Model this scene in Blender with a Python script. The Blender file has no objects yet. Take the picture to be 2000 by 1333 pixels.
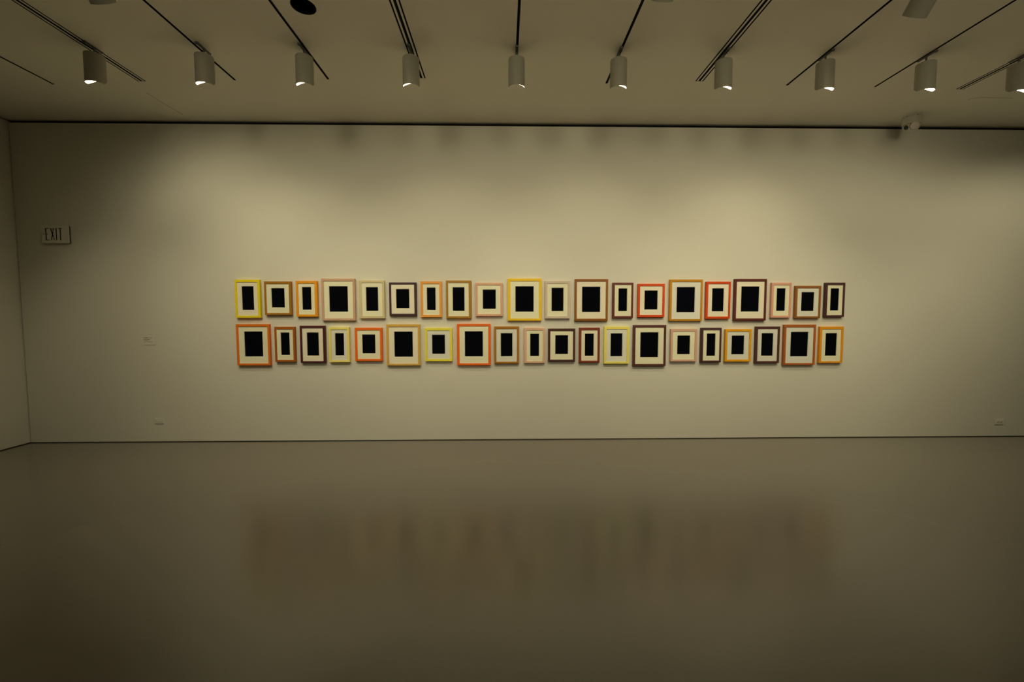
import bpy, bmesh, math, random
from mathutils import Matrix, Vector

# ---------------------------------------------------------------- camera
SC = bpy.context.scene
COL = SC.collection
CAM_H = 1.4735            # eye height above the floor
YW = 4.92                 # wall surface, metres in front of the camera
ZC = CAM_H + 2.1932       # ceiling height
XL = -5.524               # left wall

def camera():
    cd = bpy.data.cameras.new('camera')
    co = bpy.data.objects.new('camera', cd)
    COL.objects.link(co)
    cd.sensor_width = 36.0
    cd.lens = 820.0 / 2000.0 * 36.0
    cd.clip_start = 0.05
    pitch, yaw, roll = 0.05954, 0.01882, -0.00113
    f = Vector((math.sin(yaw) * math.cos(pitch), math.cos(yaw) * math.cos(pitch), -math.sin(pitch)))
    r = Vector((math.cos(yaw), -math.sin(yaw), 0.0))
    u = r.cross(f)
    r2 = r * math.cos(roll) + u * math.sin(roll)
    u2 = u * math.cos(roll) - r * math.sin(roll)
    m = Matrix((r2, u2, -f)).transposed().to_4x4()
    m.translation = (0, 0, CAM_H)
    co.matrix_world = m
    SC.camera = co
camera()

# ---------------------------------------------------------------- world, exposure
W = bpy.data.worlds.new('world')
SC.world = W
W.use_nodes = True
W.node_tree.nodes['Background'].inputs[0].default_value = (0, 0, 0, 1)
W.node_tree.nodes['Background'].inputs[1].default_value = 0.0
SC.view_settings.view_transform = 'Standard'
SC.view_settings.look = 'None'
SC.view_settings.gamma = 1.0
SC.view_settings.use_curve_mapping = False
SC.view_settings.exposure = 0.0

LAMP_COLOUR = (1.0, 0.885, 0.565)
FRONT_POWER = [30, 6, 5, 5, 5, 6, 8, 10, 9, 12]   # watts, left to right
FRONT_AIM = [(-2.9, 1.5), (-2.1, 1.45), (-1.5, 1.4), (-0.75, 1.4), (0.1, 1.4), (0.95, 1.4), (1.8, 1.4), (2.7, 1.4), (3.7, 1.4), (4.5, 1.45)]
REAR_POWER = [60, 60, 60, 66]
REAR_AIM = [(-2.3, 1.2), (-0.7, 1.2), (0.9, 1.2), (2.7, 1.3)]
GLOW = 240.0
# unseen bare spots added above the view to brighten the wall, no fixtures
OVERHEAD_FILL = [(-4.252, 48), (-3.375, 8), (-2.495, 20), (-1.623, 20), (-0.757, 12), (0.112, 20), (0.971, 14), (1.831, 26), (2.699, 28), (3.564, 40), (4.424, 36), (5.3, 48)]
for ox, ow, oy, oz, oc in [(a, b, 2.35, 0.45, 62) for a, b in OVERHEAD_FILL] + [(a, b, -0.6, 2.7, 60) for a, b in ((-1.2, 120), (0.55, 120), (2.25, 110), (4.1, 90))]:  # second set: broad unseen fill added for the upper wall and ceiling
    ld = bpy.data.lights.new('spot_light', 'SPOT')
    ld.energy = ow
    ld.color = LAMP_COLOUR
    ld.spot_size = math.radians(oc)
    ld.spot_blend = 1.0
    ld.shadow_soft_size = 0.022 if oy > 0 else 0.45
    lo = bpy.data.objects.new('unseen_fill', ld)
    COL.objects.link(lo)
    lp = Vector((ox, oy, 3.40))
    lq = (Vector((ox, YW, oz)) - lp).normalized().to_track_quat('-Z', 'Y').to_matrix().to_4x4()
    lq.translation = lp
    lo.matrix_world = lq

# wall-side row assumed to go on rightwards; unseen bare lights added to brighten that end
for ox, ow in ((5.25, 16), (6.12, 28)):
    ld = bpy.data.lights.new('spot_light', 'SPOT')
    ld.energy = ow
    ld.color = LAMP_COLOUR
    ld.spot_size = math.radians(120)
    ld.spot_blend = 1.0
    ld.shadow_soft_size = 0.04
    lo = bpy.data.objects.new('unseen_fill', ld)
    COL.objects.link(lo)
    lp = Vector((ox, 3.62, 3.42))
    lq = (Vector((ox, YW, 1.3)) - lp).normalized().to_track_quat('-Z', 'Y').to_matrix().to_4x4()
    lq.translation = lp
    lo.matrix_world = lq

# ---------------------------------------------------------------- helpers
def lin(c):
    c = c / 255.0
    return c / 12.92 if c <= 0.04045 else ((c + 0.055) / 1.055) ** 2.4

def mat(name, rgb, rough=0.6, spec=0.5, metal=0.0, bump=0.0, bscale=200.0, var=0.0, vscale=6.0, vstretch=(1, 1, 1)):
    m = bpy.data.materials.new(name)
    m.use_nodes = True
    nt = m.node_tree
    b = nt.nodes['Principled BSDF']
    b.inputs['Base Color'].default_value = (*rgb, 1)
    b.inputs['Roughness'].default_value = rough
    b.inputs['Specular IOR Level'].default_value = spec
    b.inputs['Metallic'].default_value = metal
    tc = nt.nodes.new('ShaderNodeTexCoord')
    mp = nt.nodes.new('ShaderNodeMapping')
    mp.inputs['Scale'].default_value = vstretch
    nt.links.new(tc.outputs['Object'], mp.inputs[0])
    if bump:
        n = nt.nodes.new('ShaderNodeTexNoise')
        n.inputs['Scale'].default_value = bscale
        n.inputs['Detail'].default_value = 4
        bp = nt.nodes.new('ShaderNodeBump')
        bp.inputs['Strength'].default_value = bump
        bp.inputs['Distance'].default_value = 0.002
        nt.links.new(tc.outputs['Object'], n.inputs['Vector'])
        nt.links.new(n.outputs[0], bp.inputs['Height'])
        nt.links.new(bp.outputs[0], b.inputs['Normal'])
    if var:
        n = nt.nodes.new('ShaderNodeTexNoise')
        n.inputs['Scale'].default_value = vscale
        n.inputs['Detail'].default_value = 5
        nt.links.new(mp.outputs[0], n.inputs['Vector'])
        mx = nt.nodes.new('ShaderNodeMix')
        mx.data_type = 'RGBA'
        mx.inputs[6].default_value = (*[c * (1 - var) for c in rgb], 1)
        mx.inputs[7].default_value = (*[min(1, c * (1 + var)) for c in rgb], 1)
        nt.links.new(n.outputs[0], mx.inputs[0])
        nt.links.new(mx.outputs[2], b.inputs['Base Color'])
    return m

def obj(name, bm, m, parent=None, loc=None, smooth=False, normals=True):
    if normals:
        bmesh.ops.recalc_face_normals(bm, faces=bm.faces[:])
    me = bpy.data.meshes.new(name)
    bm.to_mesh(me)
    bm.free()
    if smooth:
        for p in me.polygons:
            p.use_smooth = True
        me.set_sharp_from_angle(angle=math.radians(35))
    me.materials.append(m)
    o = bpy.data.objects.new(name, me)
    COL.objects.link(o)
    if parent:
        o.parent = parent
    if loc:
        o.location = loc
    return o

def tag(o, label, cat, group=None):
    o['label'] = label
    o['category'] = cat
    if group:
        o['group'] = group
    return o

def thing(name, label, cat, loc, group=None):
    o = bpy.data.objects.new(name, None)
    o.empty_display_size = 0.05
    COL.objects.link(o)
    o.location = loc
    return tag(o, label, cat, group)

def structure(name, bm, m, parent=None):
    o = obj(name, bm, m, parent)
    if not parent:
        o['kind'] = 'structure'
    return o

def box(bm, a, b, bevel=0.0):
    vs = [bm.verts.new((x, y, z)) for x in (a[0], b[0]) for y in (a[1], b[1]) for z in (a[2], b[2])]
    q = [(0, 1, 3, 2), (4, 6, 7, 5), (0, 4, 5, 1), (2, 3, 7, 6), (0, 2, 6, 4), (1, 5, 7, 3)]
    fs = [bm.faces.new([vs[i] for i in f]) for f in q]
    if bevel:
        es = list({e for f in fs for e in f.edges})
        bmesh.ops.bevel(bm, geom=es, offset=bevel, segments=2, affect='EDGES', profile=0.5)
    return bm

def boxbm(a, b, bevel=0.0):
    return box(bmesh.new(), a, b, bevel)

def lathe(bm, prof, n=48, ax=(0, 0, 0), mtx=None):
    """Revolve (radius, z) pairs about z."""
    rings = []
    for r, z in prof:
        if r < 1e-6:
            rings.append([bm.verts.new((ax[0], ax[1], ax[2] + z))])
        else:
            rings.append([bm.verts.new((ax[0] + r * math.cos(2 * math.pi * k / n), ax[1] + r * math.sin(2 * math.pi * k / n), ax[2] + z)) for k in range(n)])
    for A, B in zip(rings, rings[1:]):
        for k in range(n):
            k2 = (k + 1) % n
            if len(A) == 1 and len(B) == 1:
                continue
            if len(A) == 1:
                bm.faces.new((A[0], B[k], B[k2]))
            elif len(B) == 1:
                bm.faces.new((A[k], B[0], A[k2]))
            else:
                bm.faces.new((A[k], B[k], B[k2], A[k2]))
    if mtx is not None:
        bmesh.ops.transform(bm, matrix=mtx, verts=bm.verts[:])
    return bm

# ---------------------------------------------------------------- materials
M_WALL = mat('wall_paint', (0.72, 0.705, 0.63), 0.75, 0.3, bump=0.25, bscale=160, var=0.025, vscale=1.3)
M_CEIL = mat('ceiling_paint', (0.90, 0.865, 0.77), 0.85, 0.2, bump=0.2, bscale=120, var=0.03, vscale=1.1)
M_DARK = mat('dark_recess', (0.006, 0.007, 0.012), 0.8, 0.1, var=0.1)
M_TRACK = mat('track_metal', (0.005, 0.0055, 0.008), 0.8, 0.08, var=0.1)
M_LAMP = mat('lamp_enamel', (0.34, 0.33, 0.27), 0.5, 0.4, bump=0.1, bscale=300, var=0.04, vscale=12)
M_ADAPT = mat('adapter_grey', (0.10, 0.10, 0.10), 0.5, 0.4, var=0.1)
M_INNER = mat('lamp_inner', (0.85, 0.83, 0.78), 0.35, 0.6, var=0.02)
M_BLACK = mat('panel_black', (0.0014, 0.0020, 0.0048), 0.8, 0.03, bump=0.3, bscale=90, var=0.25, vscale=20)
M_PLATE = mat('plate_plastic', (0.74, 0.72, 0.65), 0.45, 0.4, var=0.02)
M_CAMB = mat('camera_plastic', (0.66, 0.64, 0.55), 0.4, 0.5, var=0.02)
M_CAMD = mat('camera_cover', (0.90, 0.82, 0.78), 0.22, 0.6, var=0.02)
M_GLASS = mat('camera_lens', (0.004, 0.005, 0.012), 0.08, 0.7)
M_SIGN = mat('sign_plastic', (0.78, 0.76, 0.67), 0.5, 0.4, var=0.02)
M_INK = mat('printed_ink', (0.02, 0.017, 0.015), 0.8, 0.1)

def floor_material():
    m = bpy.data.materials.new('polished_concrete')
    m.use_nodes = True
    nt = m.node_tree
    L = nt.links.new
    b = nt.nodes['Principled BSDF']
    tc = nt.nodes.new('ShaderNodeTexCoord')
    n1 = nt.nodes.new('ShaderNodeTexNoise')
    n1.inputs['Scale'].default_value = 0.9
    n1.inputs['Detail'].default_value = 2
    L(tc.outputs['Object'], n1.inputs['Vector'])
    r1 = nt.nodes.new('ShaderNodeValToRGB')
    r1.color_ramp.elements[0].position = 0.3
    r1.color_ramp.elements[0].color = (FLOOR_C[0] * 0.985, FLOOR_C[1] * 0.985, FLOOR_C[2] * 0.985, 1)
    r1.color_ramp.elements[1].position = 0.7
    r1.color_ramp.elements[1].color = (FLOOR_C[0] * 1.015, FLOOR_C[1] * 1.015, FLOOR_C[2] * 1.015, 1)
    L(n1.outputs[0], r1.inputs[0])
    L(r1.outputs[0], b.inputs['Base Color'])
    n2 = nt.nodes.new('ShaderNodeTexNoise')
    n2.inputs['Scale'].default_value = 3.0
    n2.inputs['Detail'].default_value = 1
    L(tc.outputs['Object'], n2.inputs['Vector'])
    mr = nt.nodes.new('ShaderNodeMapRange')
    mr.inputs['To Min'].default_value = 0.19
    mr.inputs['To Max'].default_value = 0.22
    L(n2.outputs[0], mr.inputs['Value'])
    L(mr.outputs[0], b.inputs['Roughness'])
    b.inputs['Specular IOR Level'].default_value = 0.8
    b.inputs['Coat Weight'].default_value = 0.6
    b.inputs['Coat Roughness'].default_value = 0.27
    b.inputs['Coat IOR'].default_value = 1.5
    n3 = nt.nodes.new('ShaderNodeTexNoise')
    n3.inputs['Scale'].default_value = 5.0
    n3.inputs['Detail'].default_value = 2
    bp = nt.nodes.new('ShaderNodeBump')
    bp.inputs['Strength'].default_value = 0.05
    bp.inputs['Distance'].default_value = 0.002
    L(tc.outputs['Object'], n3.inputs['Vector'])
    L(n3.outputs[0], bp.inputs['Height'])
    L(bp.outputs[0], b.inputs['Normal'])
    return m
FLOOR_C = (0.150, 0.130, 0.104)
M_FLOOR = floor_material()

# ---------------------------------------------------------------- room shell
XR, YB = 9.0, -9.0
GAP = 0.034      # shadow gap under the ceiling
structure('floor', boxbm((XL - 0.4, YB - 0.3, -0.12), (XR + 0.3, YW + 0.3, 0.0)), M_FLOOR)
structure('wall_back', boxbm((XL + 0.010, YW, 0.010), (XR, YW + 0.025, ZC - GAP)), M_WALL)
structure('wall_left', boxbm((XL - 0.025, YB, 0.010), (XL, YW + 0.025, ZC - 0.014)), M_WALL)
structure('wall_right', boxbm((XR, YB, 0.0), (XR + 0.1, YW + 0.06, ZC)), M_WALL)
structure('wall_rear', boxbm((XL - 0.06, YB - 0.1, 0.0), (XR + 0.1, YB, ZC)), M_WALL)
structure('trim_1', boxbm((XL - 0.06, YW + 0.030, 0.0), (XR, YW + 0.06, ZC + 0.02)), M_DARK)   # dark backing seen through the shadow gap
structure('trim_2', boxbm((XL - 0.06, YB, 0.0), (XL - 0.030, YW + 0.030, ZC + 0.02)), M_DARK)

# ceiling with real slots for the tracks and a round opening
# (x, wide group?, end y)
TRACKS = [(-4.252, False, 4.190), (-3.375, True, 4.118), (-2.495, False, 4.092), (-1.623, False, 4.060), (-0.757, True, 4.025),
          (0.112, False, 4.040), (0.971, False, 4.085), (1.831, True, 4.030), (2.699, False, 4.091), (3.564, False, 4.104), (4.424, True, 4.126)]
SLOT_Y0 = -8.0
HOLE = (-1.416, 3.137, 0.080)

def slots_of(x, wide):
    s = [(x - 0.0105, x + 0.0105)]
    if wide:
        s = [(x - 0.0385, x - 0.0265), s[0], (x + 0.0265, x + 0.0385)]
    return s

def ceiling():
    bm = bmesh.new()
    X0, X1, Y0, Y1 = XL - 0.06, XR + 0.1, YB - 0.1, YW + 0.06
    slots = []
    for x, wide, y1 in TRACKS:
        for a, b in slots_of(x, wide):
            slots.append((a, b, y1))
    slots.sort()
    def quad(a, b, c, d):
        bm.faces.new([bm.verts.new(p) for p in ((a, c, ZC), (b, c, ZC), (b, d, ZC), (a, d, ZC))])
    cur = X0
    hx, hy, hr = HOLE
    for a, b, y1 in slots + [(X1, X1, 0)]:
        if cur < hx < a:
            h = 0.10
            quad(cur, hx - h, Y0, Y1)
            quad(hx + h, a, Y0, Y1)
            quad(hx - h, hx + h, Y0, hy - h)
            quad(hx - h, hx + h, hy + h, Y1)
            n = 48
            outer, inner = [], []
            for k in range(n):
                t = 2 * math.pi * k / n
                c, s = math.cos(t), math.sin(t)
                q = h / max(abs(c), abs(s))
                outer.append(bm.verts.new((hx + c * q, hy + s * q, ZC)))
                inner.append(bm.verts.new((hx + c * hr, hy + s * hr, ZC)))
            for k in range(n):
                j = (k + 1) % n
                bm.faces.new((outer[k], outer[j], inner[j], inner[k]))
        else:
            quad(cur, a, Y0, Y1)
        if b > a:
            quad(a, b, y1, Y1)
            quad(a, b, Y0, SLOT_Y0)
        cur = b
    bmesh.ops.remove_doubles(bm, verts=bm.verts[:], dist=1e-5)
    return structure('ceiling', bm, M_CEIL)
CEIL = ceiling()

# hairline seams in the ceiling plaster, a few tenths of a millimetre proud
def seam(pts, w):
    bm = bmesh.new()
    for (x0, y0), (x1, y1) in zip(pts, pts[1:]):
        d = Vector((x1 - x0, y1 - y0, 0)).normalized()
        n = Vector((-d.y, d.x, 0)) * w / 2
        lo = [Vector((x0, y0, ZC)) - n, Vector((x1, y1, ZC)) - n, Vector((x1, y1, ZC)) + n, Vector((x0, y0, ZC)) + n]
        a = [bm.verts.new((v.x, v.y, ZC - 0.0006)) for v in lo]
        b = [bm.verts.new((v.x, v.y, ZC + 0.0010)) for v in lo]
        bm.faces.new(a); bm.faces.new(b[::-1])
        for k in range(4):
            j = (k + 1) % 4
            bm.faces.new((a[k], b[k], b[j], a[j]))
    return bm
M_SEAM = mat('plaster_seam', (0.20, 0.19, 0.15), 0.9, 0.1, var=0.2, vscale=8)
obj('crack', seam([(-3.505, 4.33), (-3.500, 4.55), (-3.490, 4.774)], 0.0035), M_SEAM, CEIL)
obj('crack', seam([(4.72, 4.32), (4.80, 4.272), (4.98, 4.280), (5.146, 4.286)], 0.003), M_SEAM, CEIL)

# ---------------------------------------------------------------- recessed tracks
def track(x, wide, y1, label):
    t = thing('lighting_track', label, 'track', (x, y1, ZC), 'recessed lighting tracks in the ceiling')
    for i, (a, b) in enumerate(slots_of(x, wide)):
        a -= x; b -= x
        L = SLOT_Y0 - y1
        d = 0.035
        w = 0.0015
        bm = bmesh.new()
        box(bm, (a - w, L, 0.0005), (a, 0, d))
        box(bm, (b, L, 0.0005), (b + w, 0, d))
        box(bm, (a - w, L, d), (b + w, w, d + w))
        box(bm, (a - w, 0, 0.0005), (b + w, w, d))
        box(bm, (a - w, L - w, 0.0005), (b + w, L, d))
        mid = (a + b) / 2 < 0.01 and (a + b) / 2 > -0.01
        ch = obj('track_channel' if mid else 'side_channel', bm, M_TRACK, t)
        if mid:
            bm = bmesh.new()
            box(bm, (a, L, 0.018), (a + 0.003, 0, 0.022))
            box(bm, (b - 0.003, L, 0.018), (b, 0, 0.022))
            obj('conductor_rail', bm, M_ADAPT, ch)
    if wide:      # thin end joint visible where the slots stop
        bm = boxbm((-0.039, -0.001, -0.0008), (0.039, 0.0015, 0.0))
        obj('end_joint', bm, M_TRACK, t)
ORD = ['leftmost', 'second from left', 'third from left', 'fourth from left', 'fifth from left', 'central',
       'fifth from right', 'fourth from right', 'third from right', 'second from right', 'rightmost']
for i, (x, wide, y1) in enumerate(TRACKS):
    kind = 'triple-slotted dark lighting track' if wide else 'single-slot dark lighting track'
    track(x, wide, y1, '%s recessed in the ceiling, %s of eleven' % (kind, ORD[i]))

# round recess
def recess():
    t = thing('ceiling_recess', 'round black recessed opening in the ceiling between two tracks', 'downlight', (HOLE[0], HOLE[1], ZC))
    r = HOLE[2]
    bm = bmesh.new()
    lathe(bm, [(r, 0.0), (r, 0.16), (0, 0.16)], 48)
    lathe(bm, [(r + 0.003, 0.0005), (r + 0.003, 0.165), (0, 0.165)], 48)
    obj('recess_can', bm, M_DARK, t, smooth=True, normals=False)
    bm = bmesh.new()
    lathe(bm, [(r - 0.001, 0.0), (r - 0.001, -0.0015), (r + 0.004, -0.0015), (r + 0.004, 0.0)], 48)
    obj('rim', bm, M_DARK, t, smooth=True)
recess()

# ---------------------------------------------------------------- spotlights
R, LB = 0.068, 0.236
def smooth(t):
    t = max(0.0, min(1.0, t))
    return t * t * (3 - 2 * t)

def rim_z(th, notch):
    # rim is low on the room side (-y) and cut away on the wall side (+y)
    s = math.sin(th)
    return notch * (0.12 * (1 + s) + 0.76 * max(0.0, s) ** 1.1)

def housing(notch):
    bm = bmesh.new()
    n = 64
    def ring(r, zf):
        return [bm.verts.new((r * math.cos(2 * math.pi * k / n), r * math.sin(2 * math.pi * k / n), zf(2 * math.pi * k / n))) for k in range(n)]
    rings = [ring(0.006, lambda t: LB), ring(R - 0.006, lambda t: LB), ring(R - 0.0015, lambda t: LB - 0.002), ring(R, lambda t: LB - 0.007),
             ring(R, lambda t: 0.12), ring(R, lambda t: rim_z(t, notch)), ring(R - 0.003, lambda t: rim_z(t, notch)), ring(R - 0.003, lambda t: 0.12)]
    for A, B in zip(rings, rings[1:]):
        for k in range(n):
            j = (k + 1) % n
            bm.faces.new((A[k], B[k], B[j], A[j]))
    return bm

def liner(notch):
    bm = bmesh.new()
    n = 64
    def ring(r, zf):
        return [bm.verts.new((r * math.cos(2 * math.pi * k / n), r * math.sin(2 * math.pi * k / n), zf(2 * math.pi * k / n))) for k in range(n)]
    rings = [ring(R - 0.0035, lambda t: rim_z(t, notch) + 0.0015), ring(R - 0.0035, lambda t: 0.135), ring(0.040, lambda t: 0.150)]
    for A, B in zip(rings, rings[1:]):
        for k in range(n):
            j = (k + 1) % n
            bm.faces.new((A[k], B[k], B[j], A[j]))
    return bm

def emitter():
    m = bpy.data.materials.new('lamp_glow')
    m.use_nodes = True
    nt = m.node_tree
    b = nt.nodes['Principled BSDF']
    b.inputs['Base Color'].default_value = (0.9, 0.85, 0.7, 1)
    b.inputs['Emission Color'].default_value = (1.0, 0.86, 0.58, 1)
    b.inputs['Emission Strength'].default_value = GLOW
    return m
M_GLOW = emitter()
MESH = {}
def shared(key, make):
    if key not in MESH:
        MESH[key] = make()
    return MESH[key]

def part(name, key, bmf, m, parent, loc=(0, 0, 0), smooth=True):
    if key in MESH:
        o = bpy.data.objects.new(name, MESH[key])
        COL.objects.link(o)
        o.parent = parent
        o.location = loc
        return o
    o = obj(name, bmf(), m, parent, loc, smooth=smooth)
    MESH[key] = o.data
    return o

def knob_bm():
    bm = bmesh.new()
    lathe(bm, [(0, 0.0), (0.006, 0.0), (0.007, 0.002), (0.007, 0.010), (0.005, 0.012), (0, 0.012)], 20)
    return bm

def adapter_bm():
    bm = bmesh.new()
    box(bm, (-0.010, -0.070, -0.010), (0.010, 0.075, -0.001), 0.002)
    box(bm, (-0.0125, -0.088, -0.016), (0.0125, -0.068, -0.001), 0.002)
    return bm

def stem_bm():
    bm = bmesh.new()
    lathe(bm, [(0.0, -0.066), (0.0075, -0.066), (0.0075, -0.010), (0.0, -0.010)], 20)
    box(bm, (-0.009, -0.016, -0.058), (0.009, 0.016, -0.050), 0.001)
    return bm

def spotlight(x, y, power, aim, label, tilt=0.0, yaw=0.0, notch=0.070, cone=165, drop=0.064, group='cylinder spotlights on the ceiling tracks', size=0.022, lz=0.072):
    t = thing('track_spotlight', label, 'spotlight', (x, y, ZC), group)
    part('track_adapter', 'adapter', adapter_bm, M_ADAPT, t, smooth=False)
    part('stem', 'stem', stem_bm, M_ADAPT, t)
    # body hangs from the stem, its top centre at -drop
    h = part('housing', 'housing%.3f' % notch, lambda: housing(notch), M_LAMP, t)
    rot = Matrix.Rotation(yaw, 4, 'Z') @ Matrix.Rotation(tilt, 4, 'X')
    mtx = Matrix.Translation((0, 0, -drop)) @ rot @ Matrix.Translation((0, 0, -LB))
    h.matrix_local = mtx
    part('reflector', 'liner%.3f' % notch, lambda: liner(notch), M_INNER, h)
    lens = part('glowing_lens', 'lens', lambda: lathe(bmesh.new(), [(0, 0.0), (0.041, 0.0), (0.041, 0.006), (0, 0.006)], 40), M_GLOW, h, (0, 0, 0.145))
    part('tilt_knob', 'knob', knob_bm, M_ADAPT, h, (0, 0, LB - 0.004))
    # the lamp's own light
    ld = bpy.data.lights.new('spot_light', 'SPOT')
    ld.energy = power
    ld.color = LAMP_COLOUR
    ld.spot_size = math.radians(cone)
    ld.spot_blend = 1.0
    ld.shadow_soft_size = size
    lo = bpy.data.objects.new('spot_light', ld)
    COL.objects.link(lo)
    base = Vector((x, y, ZC))
    p = (Matrix.Translation(base) @ mtx) @ Vector((0, 0.0 if notch == 0 else 0.015, lz))
    d = (Vector((aim[0], YW, aim[1])) - p).normalized()
    lo.parent = t
    lo.matrix_local = Matrix.Translation(p - base) @ d.to_track_quat('-Z', 'Y').to_matrix().to_4x4()
    return t

FORD = ['leftmost', 'second from left', 'third from left', 'fourth from left', 'fifth from left, straight above the middle', 'fifth from right',
        'fourth from right', 'third from right', 'second from right', 'rightmost, cut by the picture edge']
FX = [-3.335, -2.452, -1.640, -0.766, 0.109, 0.961, 1.846, 2.712, 3.575, 4.380]
for i, x in enumerate(FX):
    lab = 'beige cylinder spotlight in the row near the wall, %s' % FORD[i]
    spotlight(x, 3.62, FRONT_POWER[i], FRONT_AIM[i], lab)
RX = [-2.495, -0.770, 0.985, 2.690]
RLAB = ['beige cylinder spotlight at top edge above second front spotlight, only its base showing',
        'beige cylinder spotlight at top edge beside the triple track, only its base showing',
        'beige cylinder spotlight at top edge right of the central track, barely showing',
        'tilted beige cylinder spotlight at the top edge, right side of the ceiling']
RT = [(0.75, 0.0, 2.63), (0.75, 0.0, 2.56), (0.75, 0.0, 2.55), (0.75, 0.0, 2.66)]
for i, x in enumerate(RX):
    spotlight(x, RT[i][2], REAR_POWER[i], REAR_AIM[i], RLAB[i], tilt=RT[i][0], yaw=RT[i][1], group='cylinder spotlights in the rear row', cone=80, notch=0.0, lz=0.04)

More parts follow.
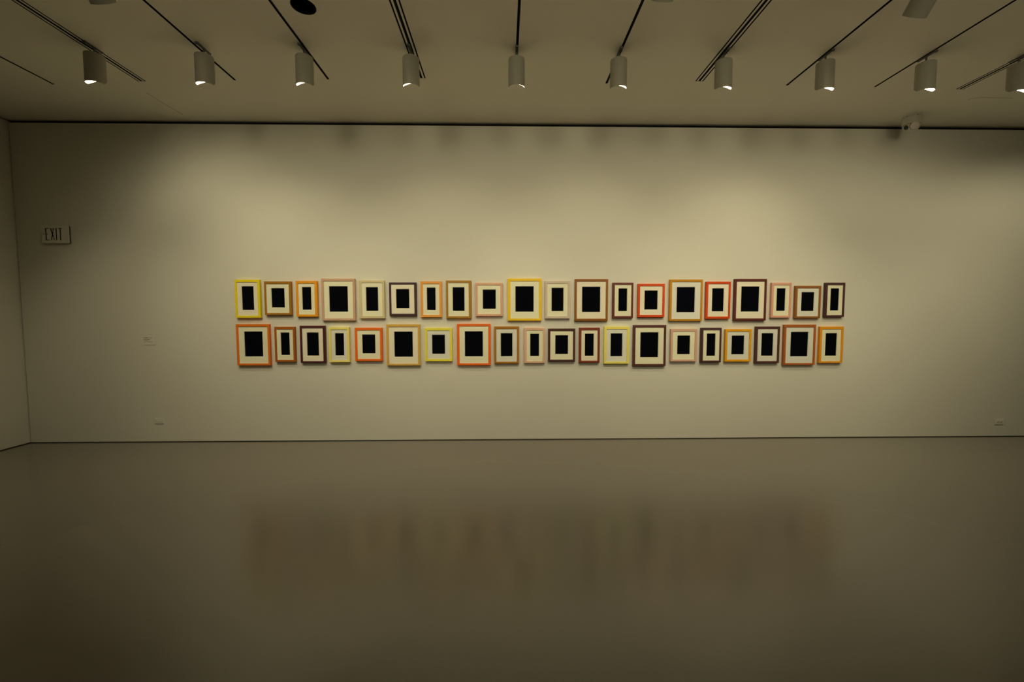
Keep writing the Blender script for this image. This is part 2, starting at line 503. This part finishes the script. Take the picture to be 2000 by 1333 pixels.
# ---------------------------------------------------------------- pictures
# label, frame colour as seen, mat tone, then x0 z0 x1 z1 of the frame, of the mat and of the black panel
PICTURES = [
    ('medium bright yellow frame around a black panel, leftmost in upper row', (232, 200, 20), 'w',
     (-3.079, 1.456, -2.794, 1.892, -3.055, 1.481, -2.823, 1.864, -3.003, 1.546, -2.873, 1.814)),
    ('small squarish ochre brown frame around a black panel, second from left in upper row', (152, 98, 18), 'y',
     (-2.746, 1.488, -2.440, 1.872, -2.725, 1.510, -2.467, 1.844, -2.668, 1.574, -2.523, 1.793)),
    ('narrow amber orange frame around a black panel, third from left in upper row', (216, 135, 15), 'y',
     (-2.387, 1.468, -2.145, 1.878, -2.362, 1.493, -2.174, 1.849, -2.318, 1.548, -2.219, 1.805)),
    ('large dusty rose-beige frame around a black panel, fourth from left in upper row', (186, 143, 96), 'y',
     (-2.097, 1.423, -1.714, 1.905, -2.070, 1.448, -1.740, 1.875, -2.010, 1.525, -1.801, 1.815)),
    ('medium pale straw wood frame around a black panel, fifth from left in upper row', (195, 170, 105), 'y',
     (-1.666, 1.448, -1.377, 1.884, -1.638, 1.475, -1.403, 1.858, -1.589, 1.534, -1.454, 1.804)),
    ('small squarish black-brown frame around a black panel, sixth from left in upper row', (62, 36, 30), 'w',
     (-1.323, 1.477, -1.009, 1.861, -1.300, 1.501, -1.036, 1.838, -1.244, 1.564, -1.096, 1.783)),
    ('narrow light orange frame around a black panel, seventh from left in upper row', (218, 138, 48), 'y',
     (-0.963, 1.460, -0.719, 1.873, -0.936, 1.485, -0.747, 1.845, -0.890, 1.543, -0.793, 1.800)),
    ('medium olive brown frame around a black panel, eighth from left in upper row', (155, 106, 18), 'y',
     (-0.670, 1.446, -0.379, 1.883, -0.646, 1.471, -0.408, 1.857, -0.593, 1.533, -0.459, 1.803)),
    ('small squarish salmon pink frame around a black panel, ninth from left in upper row', (203, 147, 96), 'y',
     (-0.329, 1.472, -0.015, 1.857, -0.305, 1.496, -0.041, 1.831, -0.245, 1.557, -0.097, 1.777)),
    ('large golden yellow frame around a black panel, tenth from left in upper row', (222, 172, 18), 'y',
     (0.043, 1.419, 0.435, 1.906, 0.073, 1.444, 0.406, 1.876, 0.133, 1.523, 0.343, 1.815)),
    ('medium pale beige frame around a black panel, tenth from right in upper row', (190, 164, 120), 'y',
     (0.476, 1.443, 0.767, 1.878, 0.503, 1.470, 0.741, 1.850, 0.554, 1.530, 0.691, 1.798)),
    ('large chestnut brown frame around a black panel, ninth from right in upper row', (132, 76, 14), 'w',
     (0.823, 1.416, 1.210, 1.900, 0.846, 1.441, 1.185, 1.873, 0.910, 1.519, 1.120, 1.809)),
    ('narrow dark maroon frame around a black panel, eighth from right in upper row', (95, 40, 26), 'y',
     (1.264, 1.448, 1.506, 1.859, 1.289, 1.471, 1.484, 1.835, 1.336, 1.529, 1.435, 1.790)),
    ('small squarish red-orange frame around a black panel, seventh from right in upper row', (196, 64, 6), 'w',
     (1.561, 1.458, 1.875, 1.847, 1.586, 1.483, 1.849, 1.820, 1.642, 1.547, 1.793, 1.766)),
    ('large mustard ochre frame around a black panel, sixth from right in upper row', (178, 118, 14), 'g',
     (1.933, 1.413, 2.320, 1.896, 1.959, 1.435, 2.298, 1.869, 2.021, 1.515, 2.231, 1.805)),
    ('medium scarlet orange frame around a black panel, fifth from right in upper row', (196, 64, 6), 'w',
     (2.362, 1.438, 2.650, 1.872, 2.387, 1.464, 2.628, 1.845, 2.439, 1.525, 2.573, 1.792)),
    ('large deep maroon frame around a black panel, fourth from right in upper row', (88, 35, 22), 'w',
     (2.696, 1.417, 3.076, 1.903, 2.721, 1.442, 3.051, 1.874, 2.783, 1.522, 2.991, 1.813)),
    ('narrow salmon pink frame around a black panel, third from right in upper row', (205, 143, 98), 'y',
     (3.135, 1.450, 3.371, 1.860, 3.161, 1.474, 3.348, 1.833, 3.204, 1.531, 3.303, 1.792)),
    ('small squarish walnut brown frame around a black panel, second from right in upper row', (138, 82, 26), 'g',
     (3.420, 1.444, 3.723, 1.824, 3.445, 1.466, 3.700, 1.796, 3.500, 1.528, 3.646, 1.747)),
    ('narrow black-brown frame around a black panel, rightmost in upper row', (72, 40, 30), 'y',
     (3.775, 1.457, 4.008, 1.860, 3.801, 1.478, 3.985, 1.833, 3.846, 1.534, 3.942, 1.791)),
    ('large rust orange frame around a black panel, leftmost in lower row', (210, 102, 18), 'y',
     (-3.083, 0.906, -2.703, 1.383, -3.058, 0.928, -2.727, 1.354, -2.995, 1.008, -2.790, 1.295)),
    ('narrow tan brown frame around a black panel, second from left in lower row', (158, 82, 14), 'y',
     (-2.647, 0.946, -2.414, 1.352, -2.625, 0.967, -2.437, 1.324, -2.579, 1.025, -2.482, 1.283)),
    ('medium dark maroon frame around a black panel, third from left in lower row', (72, 28, 22), 'w',
     (-2.356, 0.934, -2.069, 1.364, -2.332, 0.953, -2.094, 1.337, -2.280, 1.017, -2.148, 1.283)),
    ('narrow pale lemon frame around a black panel, fourth from left in lower row', (224, 199, 88), 'g',
     (-2.027, 0.939, -1.791, 1.347, -2.001, 0.962, -1.816, 1.319, -1.956, 1.018, -1.858, 1.275)),
    ('small squarish vivid orange frame around a black panel, fifth from left in lower row', (230, 100, 12), 'y',
     (-1.727, 0.953, -1.414, 1.339, -1.701, 0.976, -1.439, 1.311, -1.644, 1.041, -1.497, 1.258)),
    ('large golden oak frame around a black panel, sixth from left in lower row', (198, 148, 55), 'w',
     (-1.364, 0.899, -0.976, 1.378, -1.338, 0.919, -1.002, 1.350, -1.274, 1.000, -1.064, 1.291)),
    ('small squarish lemon yellow frame around a black panel, seventh from left in lower row', (228, 204, 50), 'g',
     (-0.920, 0.948, -0.604, 1.335, -0.893, 0.973, -0.631, 1.307, -0.837, 1.034, -0.690, 1.254)),
    ('large vivid orange frame around a black panel, eighth from left in lower row', (228, 98, 14), 'y',
     (-0.548, 0.899, -0.159, 1.383, -0.520, 0.922, -0.185, 1.356, -0.457, 1.002, -0.249, 1.293)),
    ('medium ochre brown frame around a black panel, ninth from left in lower row', (155, 98, 20), 'g',
     (-0.115, 0.919, 0.173, 1.352, -0.091, 0.939, 0.149, 1.324, -0.038, 1.003, 0.096, 1.271)),
    ('narrow pale salmon frame around a black panel, tenth from left in lower row', (206, 157, 106), 'y',
     (0.233, 0.923, 0.476, 1.335, 0.262, 0.945, 0.451, 1.307, 0.306, 1.004, 0.407, 1.263)),
    ('small squarish dark brown frame around a black panel, tenth from right in lower row', (72, 38, 26), 'y',
     (0.515, 0.941, 0.831, 1.326, 0.539, 0.961, 0.806, 1.299, 0.600, 1.027, 0.748, 1.246)),
    ('narrow reddish brown frame around a black panel, ninth from right in lower row', (118, 46, 18), 'w',
     (0.878, 0.926, 1.120, 1.336, 0.904, 0.948, 1.095, 1.308, 0.948, 1.005, 1.049, 1.263)),
    ('medium pale lemon frame around a black panel, eighth from right in lower row', (222, 197, 76), 'g',
     (1.171, 0.912, 1.466, 1.348, 1.200, 0.936, 1.439, 1.319, 1.251, 0.999, 1.386, 1.266)),
    ('large chocolate brown frame around a black panel, seventh from right in lower row', (84, 46, 30), 'y',
     (1.514, 0.884, 1.901, 1.366, 1.540, 0.907, 1.875, 1.338, 1.602, 0.986, 1.811, 1.278)),
    ('small squarish rosy beige frame around a black panel, sixth from right in lower row', (197, 149, 104), 'y',
     (1.957, 0.936, 2.268, 1.320, 1.982, 0.958, 2.242, 1.291, 2.040, 1.021, 2.187, 1.239)),
    ('narrow black-brown frame around a black panel, fifth from right in lower row', (68, 36, 28), 'y',
     (2.316, 0.923, 2.557, 1.332, 2.342, 0.945, 2.537, 1.307, 2.389, 1.001, 2.489, 1.262)),
    ('small squarish amber orange frame around a black panel, fourth from right in lower row', (210, 140, 14), 'g',
     (2.603, 0.932, 2.913, 1.316, 2.629, 0.956, 2.887, 1.288, 2.686, 1.018, 2.831, 1.237)),
    ('medium coffee brown frame around a black panel, third from right in lower row', (80, 44, 30), 'g',
     (2.965, 0.914, 3.252, 1.346, 2.990, 0.937, 3.227, 1.320, 3.042, 1.000, 3.177, 1.265)),
    ('large cinnamon brown frame around a black panel, second from right in lower row', (162, 84, 26), 'g',
     (3.303, 0.891, 3.681, 1.368, 3.328, 0.912, 3.657, 1.338, 3.391, 0.991, 3.595, 1.279)),
    ('medium amber orange frame around a black panel, rightmost in lower row', (215, 135, 18), 'y',
     (3.730, 0.913, 4.014, 1.344, 3.757, 0.933, 3.989, 1.315, 3.809, 0.998, 3.940, 1.264)),
]

SEEN = (0.80, 0.70, 0.43)      # lamp light on the wall at the pictures, used to turn seen colours into paint colours
def paint(rgb):
    v = [lin(c) / s for c, s in zip(rgb, SEEN)]
    k = min(1.0, 0.9 / max(v))
    return tuple(max(0.002, c * k) for c in v)
MATS = {'y': (0.86, 0.84, 0.63), 'w': (0.88, 0.82, 0.66), 'g': (0.78, 0.78, 0.70)}
M_MAT = {k: mat('mat_board_' + k, v, 0.8, 0.2, bump=0.1, bscale=400, var=0.015, vscale=9) for k, v in MATS.items()}
DEPTH = 0.036

def ring_bm(levels, close_front=False):
    """A rectangular ring swept through a list of (x0, z0, x1, z1, y) rectangles, mitred at the corners."""
    bm = bmesh.new()
    rs = []
    for x0, z0, x1, z1, y in levels:
        rs.append([bm.verts.new(p) for p in ((x0, y, z0), (x1, y, z0), (x1, y, z1), (x0, y, z1))])
    for A, B in zip(rs, rs[1:]):
        for k in range(4):
            j = (k + 1) % 4
            bm.faces.new((A[k], A[j], B[j], B[k]))
    return bm, rs

def picture(i, rec):
    lab, rgb, tone, v = rec
    ox0, oz0, ox1, oz1, mx0, mz0, mx1, mz1, bx0, bz0, bx1, bz1 = v
    cx, cz = (ox0 + ox1) / 2, (oz0 + oz1) / 2
    t = thing('framed_picture', lab, 'picture', (cx, YW, cz), 'framed black panels hung in two rows')
    o = (ox0 - cx, oz0 - cz, ox1 - cx, oz1 - cz)
    m = (mx0 - cx, mz0 - cz, mx1 - cx, mz1 - cz)
    b = (bx0 - cx, bz0 - cz, bx1 - cx, bz1 - cz)
    def grow(r, e, y):
        return (r[0] - e, r[1] - e, r[2] + e, r[3] + e, y)
    d = DEPTH
    bm, rs = ring_bm([grow(o, 0, -0.0005), grow(o, 0, -d + 0.0015), grow(o, -0.0005, -d + 0.0004), grow(o, -0.0015, -d), grow(m, 0.0015, -d),
                      grow(m, 0.0005, -d + 0.0006), grow(m, 0, -d + 0.002), grow(m, 0, -0.0005)])
    for k in range(4):       # back edge
        j = (k + 1) % 4
        bm.faces.new((rs[-1][k], rs[-1][j], rs[0][j], rs[0][k]))
    fm = mat('frame_paint', paint(rgb), 0.42, 0.35, bump=0.12, bscale=120, var=0.05, vscale=14, vstretch=(1, 1, 1))
    obj('frame', bm, fm, t)
    y1 = -d + 0.007
    bm, rs = ring_bm([grow(m, -0.0002, -0.010), grow(m, -0.0002, y1), grow(b, 0.005, y1), grow(b, 0.0, y1 + 0.006), grow(b, 0.0, -0.010)])
    for k in range(4):
        j = (k + 1) % 4
        bm.faces.new((rs[-1][k], rs[-1][j], rs[0][j], rs[0][k]))
    obj('mat_board', bm, M_MAT[tone], t)
    obj('black_panel', boxbm((b[0] - 0.0, y1 + 0.0055, b[1]), (b[2], -0.009, b[3])), M_BLACK, t)
for i, rec in enumerate(PICTURES):
    picture(i, rec)

# ---------------------------------------------------------------- exit sign
def exit_sign():
    x0, x1, z0, z1 = -5.207, -4.908, 0.828 + CAM_H, 1.021 + CAM_H
    t = thing('exit_sign', 'beige unlit EXIT sign with left chevron on the wall by the corner', 'sign', (x0, YW, z0))
    w, h = x1 - x0, z1 - z0
    obj('sign_housing', boxbm((0.002, -0.016, 0.002), (w - 0.002, -0.0005, h - 0.002), 0.002), M_ADAPT, t)
    obj('letter_backing', boxbm((0.010, -0.0205, 0.015), (w - 0.02, -0.016, h - 0.015)), M_DARK, t)  # near-black colour stands in for the shade inside the letter cut-outs
    sx, sz = w / 56.8, h / 34.0
    cu = bpy.data.curves.new('face_plate', 'CURVE')
    cu.dimensions = '2D'
    cu.fill_mode = 'BOTH'
    cu.extrude = 0.004
    def poly(pts):
        s = cu.splines.new('POLY')
        s.points.add(len(pts) - 1)
        for p, q in zip(s.points, pts):
            p.co = (q[0] * sx, (34.0 - q[1]) * sz, 0, 1)
        s.use_cyclic_u = True
    c = 1.6
    pts = []
    for cx, cy, a0 in ((56.8 - c, c, -90), (56.8 - c, 34 - c, 0), (c, 34 - c, 90), (c, c, 180)):
        for k in range(6):
            a = math.radians(a0 + 18 * k)
            pts.append((cx + c * math.cos(a), cy + c * math.sin(a)))
    poly(pts)
    T, Bt = 4.6, 28.8
    poly([(7.2, T), (16.4, T), (16.4, T + 1.3), (10.8, T + 1.3), (10.8, 16.1), (14.0, 16.1), (14.0, 17.3), (10.8, 17.3), (10.8, Bt - 1.3), (16.4, Bt - 1.3), (16.4, Bt), (7.2, Bt)])
    poly([(17.8, T), (21.2, T), (22.9, 12.2), (24.2, T), (27.2, T), (24.4, 16.6), (27.4, Bt), (24.3, Bt), (22.7, 21.2), (21.2, Bt), (17.8, Bt), (20.7, 16.6)])
    poly([(28.9, T), (32.4, T), (32.4, Bt), (28.9, Bt)])
    poly([(34.4, T), (43.4, T), (43.4, T + 1.6), (40.9, T + 1.6), (40.9, Bt), (37.4, Bt), (37.4, T + 1.6), (34.4, T + 1.6)])
    poly([(2.0, 16.4), (5.2, 13.8), (5.9, 14.8), (4.2, 16.4), (5.9, 18.2), (5.2, 19.2)])
    co = bpy.data.objects.new('tmp', cu)
    COL.objects.link(co)
    bpy.context.view_layer.update()
    me = bpy.data.meshes.new_from_object(co.evaluated_get(bpy.context.evaluated_depsgraph_get()))
    bpy.data.objects.remove(co)
    me.name = 'face_plate'
    me.materials.clear()
    me.materials.append(M_SIGN)
    me.transform(Matrix.Translation((0, -0.0255, 0)) @ Matrix.Rotation(math.pi / 2, 4, 'X'))
    o = bpy.data.objects.new('face_plate', me)
    COL.objects.link(o)
    o.parent = t
exit_sign()

# ---------------------------------------------------------------- wall label
def wall_label():
    x0, x1, z0, z1 = -4.167, -4.026, CAM_H - 0.330, CAM_H - 0.230
    t = thing('wall_label', 'small pale text label on the wall left of the pictures', 'label', (x0, YW, z0))
    w, h = x1 - x0, z1 - z0
    obj('card', boxbm((0, -0.004, 0), (w, -0.0003, h), 0.0006), M_PLATE, t)
    random.seed(4)
    bm = bmesh.new()
    px = w / 25.5
    py = h / 17.0
    # rows: x start, x end, y from the top, stroke height (in photo pixels), illegible small print
    rows = [(1.2, 10.8, 2.2, 1.1), (13, 19.5, 3.0, 0.6), (1.2, 14.5, 5.6, 1.1), (1.2, 10.5, 8.6, 0.45), (6.5, 20, 10.4, 0.5), (1.6, 4.8, 11.4, 0.7)]
    for xa, xb, y, s in rows:
        x = xa
        while x < xb - 0.3:
            wd = random.uniform(0.35, 0.6)
            x2 = min(x + wd, xb)
            hh = s * random.choice((0.8, 1.0, 1.0, 1.3))
            zc = h - (y + s / 2) * py
            box(bm, (x * px, -0.0043, zc - hh * py / 2), (x2 * px, -0.0039, zc + hh * py / 2))
            x = x2 + (0.12 if random.random() < 0.8 else 0.5)
    o = obj('printed_text', bm, M_INK, t)
    o['kind'] = 'stuff'
wall_label()

# ---------------------------------------------------------------- outlets
def plate(x0, z0, x1, z1, label, sockets):
    t = thing('wall_outlet', label, 'outlet', ((x0 + x1) / 2, YW, z0))
    w, h = x1 - x0, z1 - z0
    obj('cover_plate', boxbm((-w / 2, -0.007, 0), (w / 2, -0.0003, h), 0.002), M_PLATE, t)
    for s in (-1, 1):
        bm = bmesh.new()
        cx = s * w * 0.18
        lathe(bm, [(0, 0.0), (0.0155, 0.0), (0.0165, 0.001), (0.0165, 0.002)], 28, mtx=Matrix.Translation((cx, -0.0090, h / 2)) @ Matrix.Rotation(-math.pi / 2, 4, 'X'))
        f = obj('socket', bm, M_PLATE, t, smooth=True)
        if sockets:
            bm = bmesh.new()
            box(bm, (cx - 0.011, -0.0096, h / 2 - 0.004), (cx - 0.004, -0.0088, h / 2 + 0.002))
            box(bm, (cx - 0.002, -0.0096, h / 2 + 0.003), (cx + 0.009, -0.0088, h / 2 + 0.0062))
            box(bm, (cx - 0.002, -0.0096, h / 2 - 0.0070), (cx + 0.009, -0.0088, h / 2 - 0.0040))
            obj('contact_slots', bm, M_DARK, f)
    bm = bmesh.new()
    lathe(bm, [(0, 0.0), (0.003, 0.0), (0.0035, 0.001)], 12, mtx=Matrix.Translation((0, -0.0078, h / 2)) @ Matrix.Rotation(-math.pi / 2, 4, 'X'))
    obj('screw', bm, M_ADAPT if sockets else M_PLATE, t)
plate(-4.082, CAM_H - 1.253, -3.977, CAM_H - 1.186, 'pale blank-looking wall outlet low on the left, below the text label', False)
plate(5.954, CAM_H - 1.323, 6.061, CAM_H - 1.256, 'pale wall outlet with dark slots low at the right edge of wall', True)

# ---------------------------------------------------------------- security camera
def security_camera():
    x, y = 4.505, 4.690
    t = thing('security_camera', 'pale dome security camera on the ceiling above the wall right end', 'camera', (x, y, ZC))
    bm = bmesh.new()
    lathe(bm, [(0, 0), (0.082, 0), (0.083, -0.004), (0.083, -0.012), (0.081, -0.0135)], 56)
    obj('base_ring', bm, M_CAMB, t, smooth=True)
    bm = bmesh.new()
    lathe(bm, [(0.0795, -0.0125), (0.0795, -0.015), (0.082, -0.016), (0.080, -0.088), (0.078, -0.092), (0.070, -0.092)], 56)
    obj('collar', bm, M_CAMB, t, smooth=True)
    for a in (200, 262):
        bm = bmesh.new()
        ar = math.radians(a)
        lathe(bm, [(0, 0), (0.006, 0), (0.006, -0.005), (0, -0.005)], 16, ax=(0.080 * math.cos(ar), 0.080 * math.sin(ar), -0.011))
        obj('screw', bm, M_ADAPT, t)
    bm = bmesh.new()
    lathe(bm, [(0.0775, -0.0915), (0.0775, -0.0955)], 48)
    obj('shadow_joint', bm, M_DARK, t)
    R0 = 0.0765
    zc = -0.094
    bm = bmesh.new()
    prof = [(R0 * math.cos(math.radians(a)), zc + R0 * math.sin(math.radians(a))) for a in range(0, -90, -8)] + [(0, zc - R0)]
    lathe(bm, prof, 56)
    ball = obj('eyeball', bm, M_CAMB, t, smooth=True)
    c = Vector((0, 0, zc))
    tw = Vector((-x, -y, CAM_H - (ZC + zc))).normalized()      # room side, where the operator faces it
    rt = Vector((0, 0, 1)).cross(tw).normalized() 
    up = tw.cross(rt)
    def disc(a, b, r, th, name, m, dome=0.0):
        k = math.sqrt(max(0.01, 1 - a * a - b * b))
        d = (rt * a + up * b + tw * k).normalized()
        q = d.to_track_quat('Z', 'Y').to_matrix().to_4x4()
        s = math.sqrt(R0 * R0 - r * r)
        pr = [(r, s - R0 - 0.004), (r, s - R0 + th)]
        for j in range(1, 7):
            a_ = j / 6 * math.pi / 2
            pr.append((r * math.cos(a_), s - R0 + th + dome * math.sin(a_)))
        bm = bmesh.new()
        lathe(bm, pr, 36, mtx=Matrix.Translation(c + d * R0) @ q)
        return obj(name, bm, m, t, smooth=True)
    disc(-0.56, -0.16, 0.0225, 0.002, 'lens', M_GLASS, 0.003)
    disc(0.42, -0.08, 0.0440, 0.0002, 'cover_groove', M_ADAPT, 0.0132)
    disc(0.42, -0.08, 0.0425, 0.0006, 'cover_disc', M_CAMD, 0.0140)
security_camera()
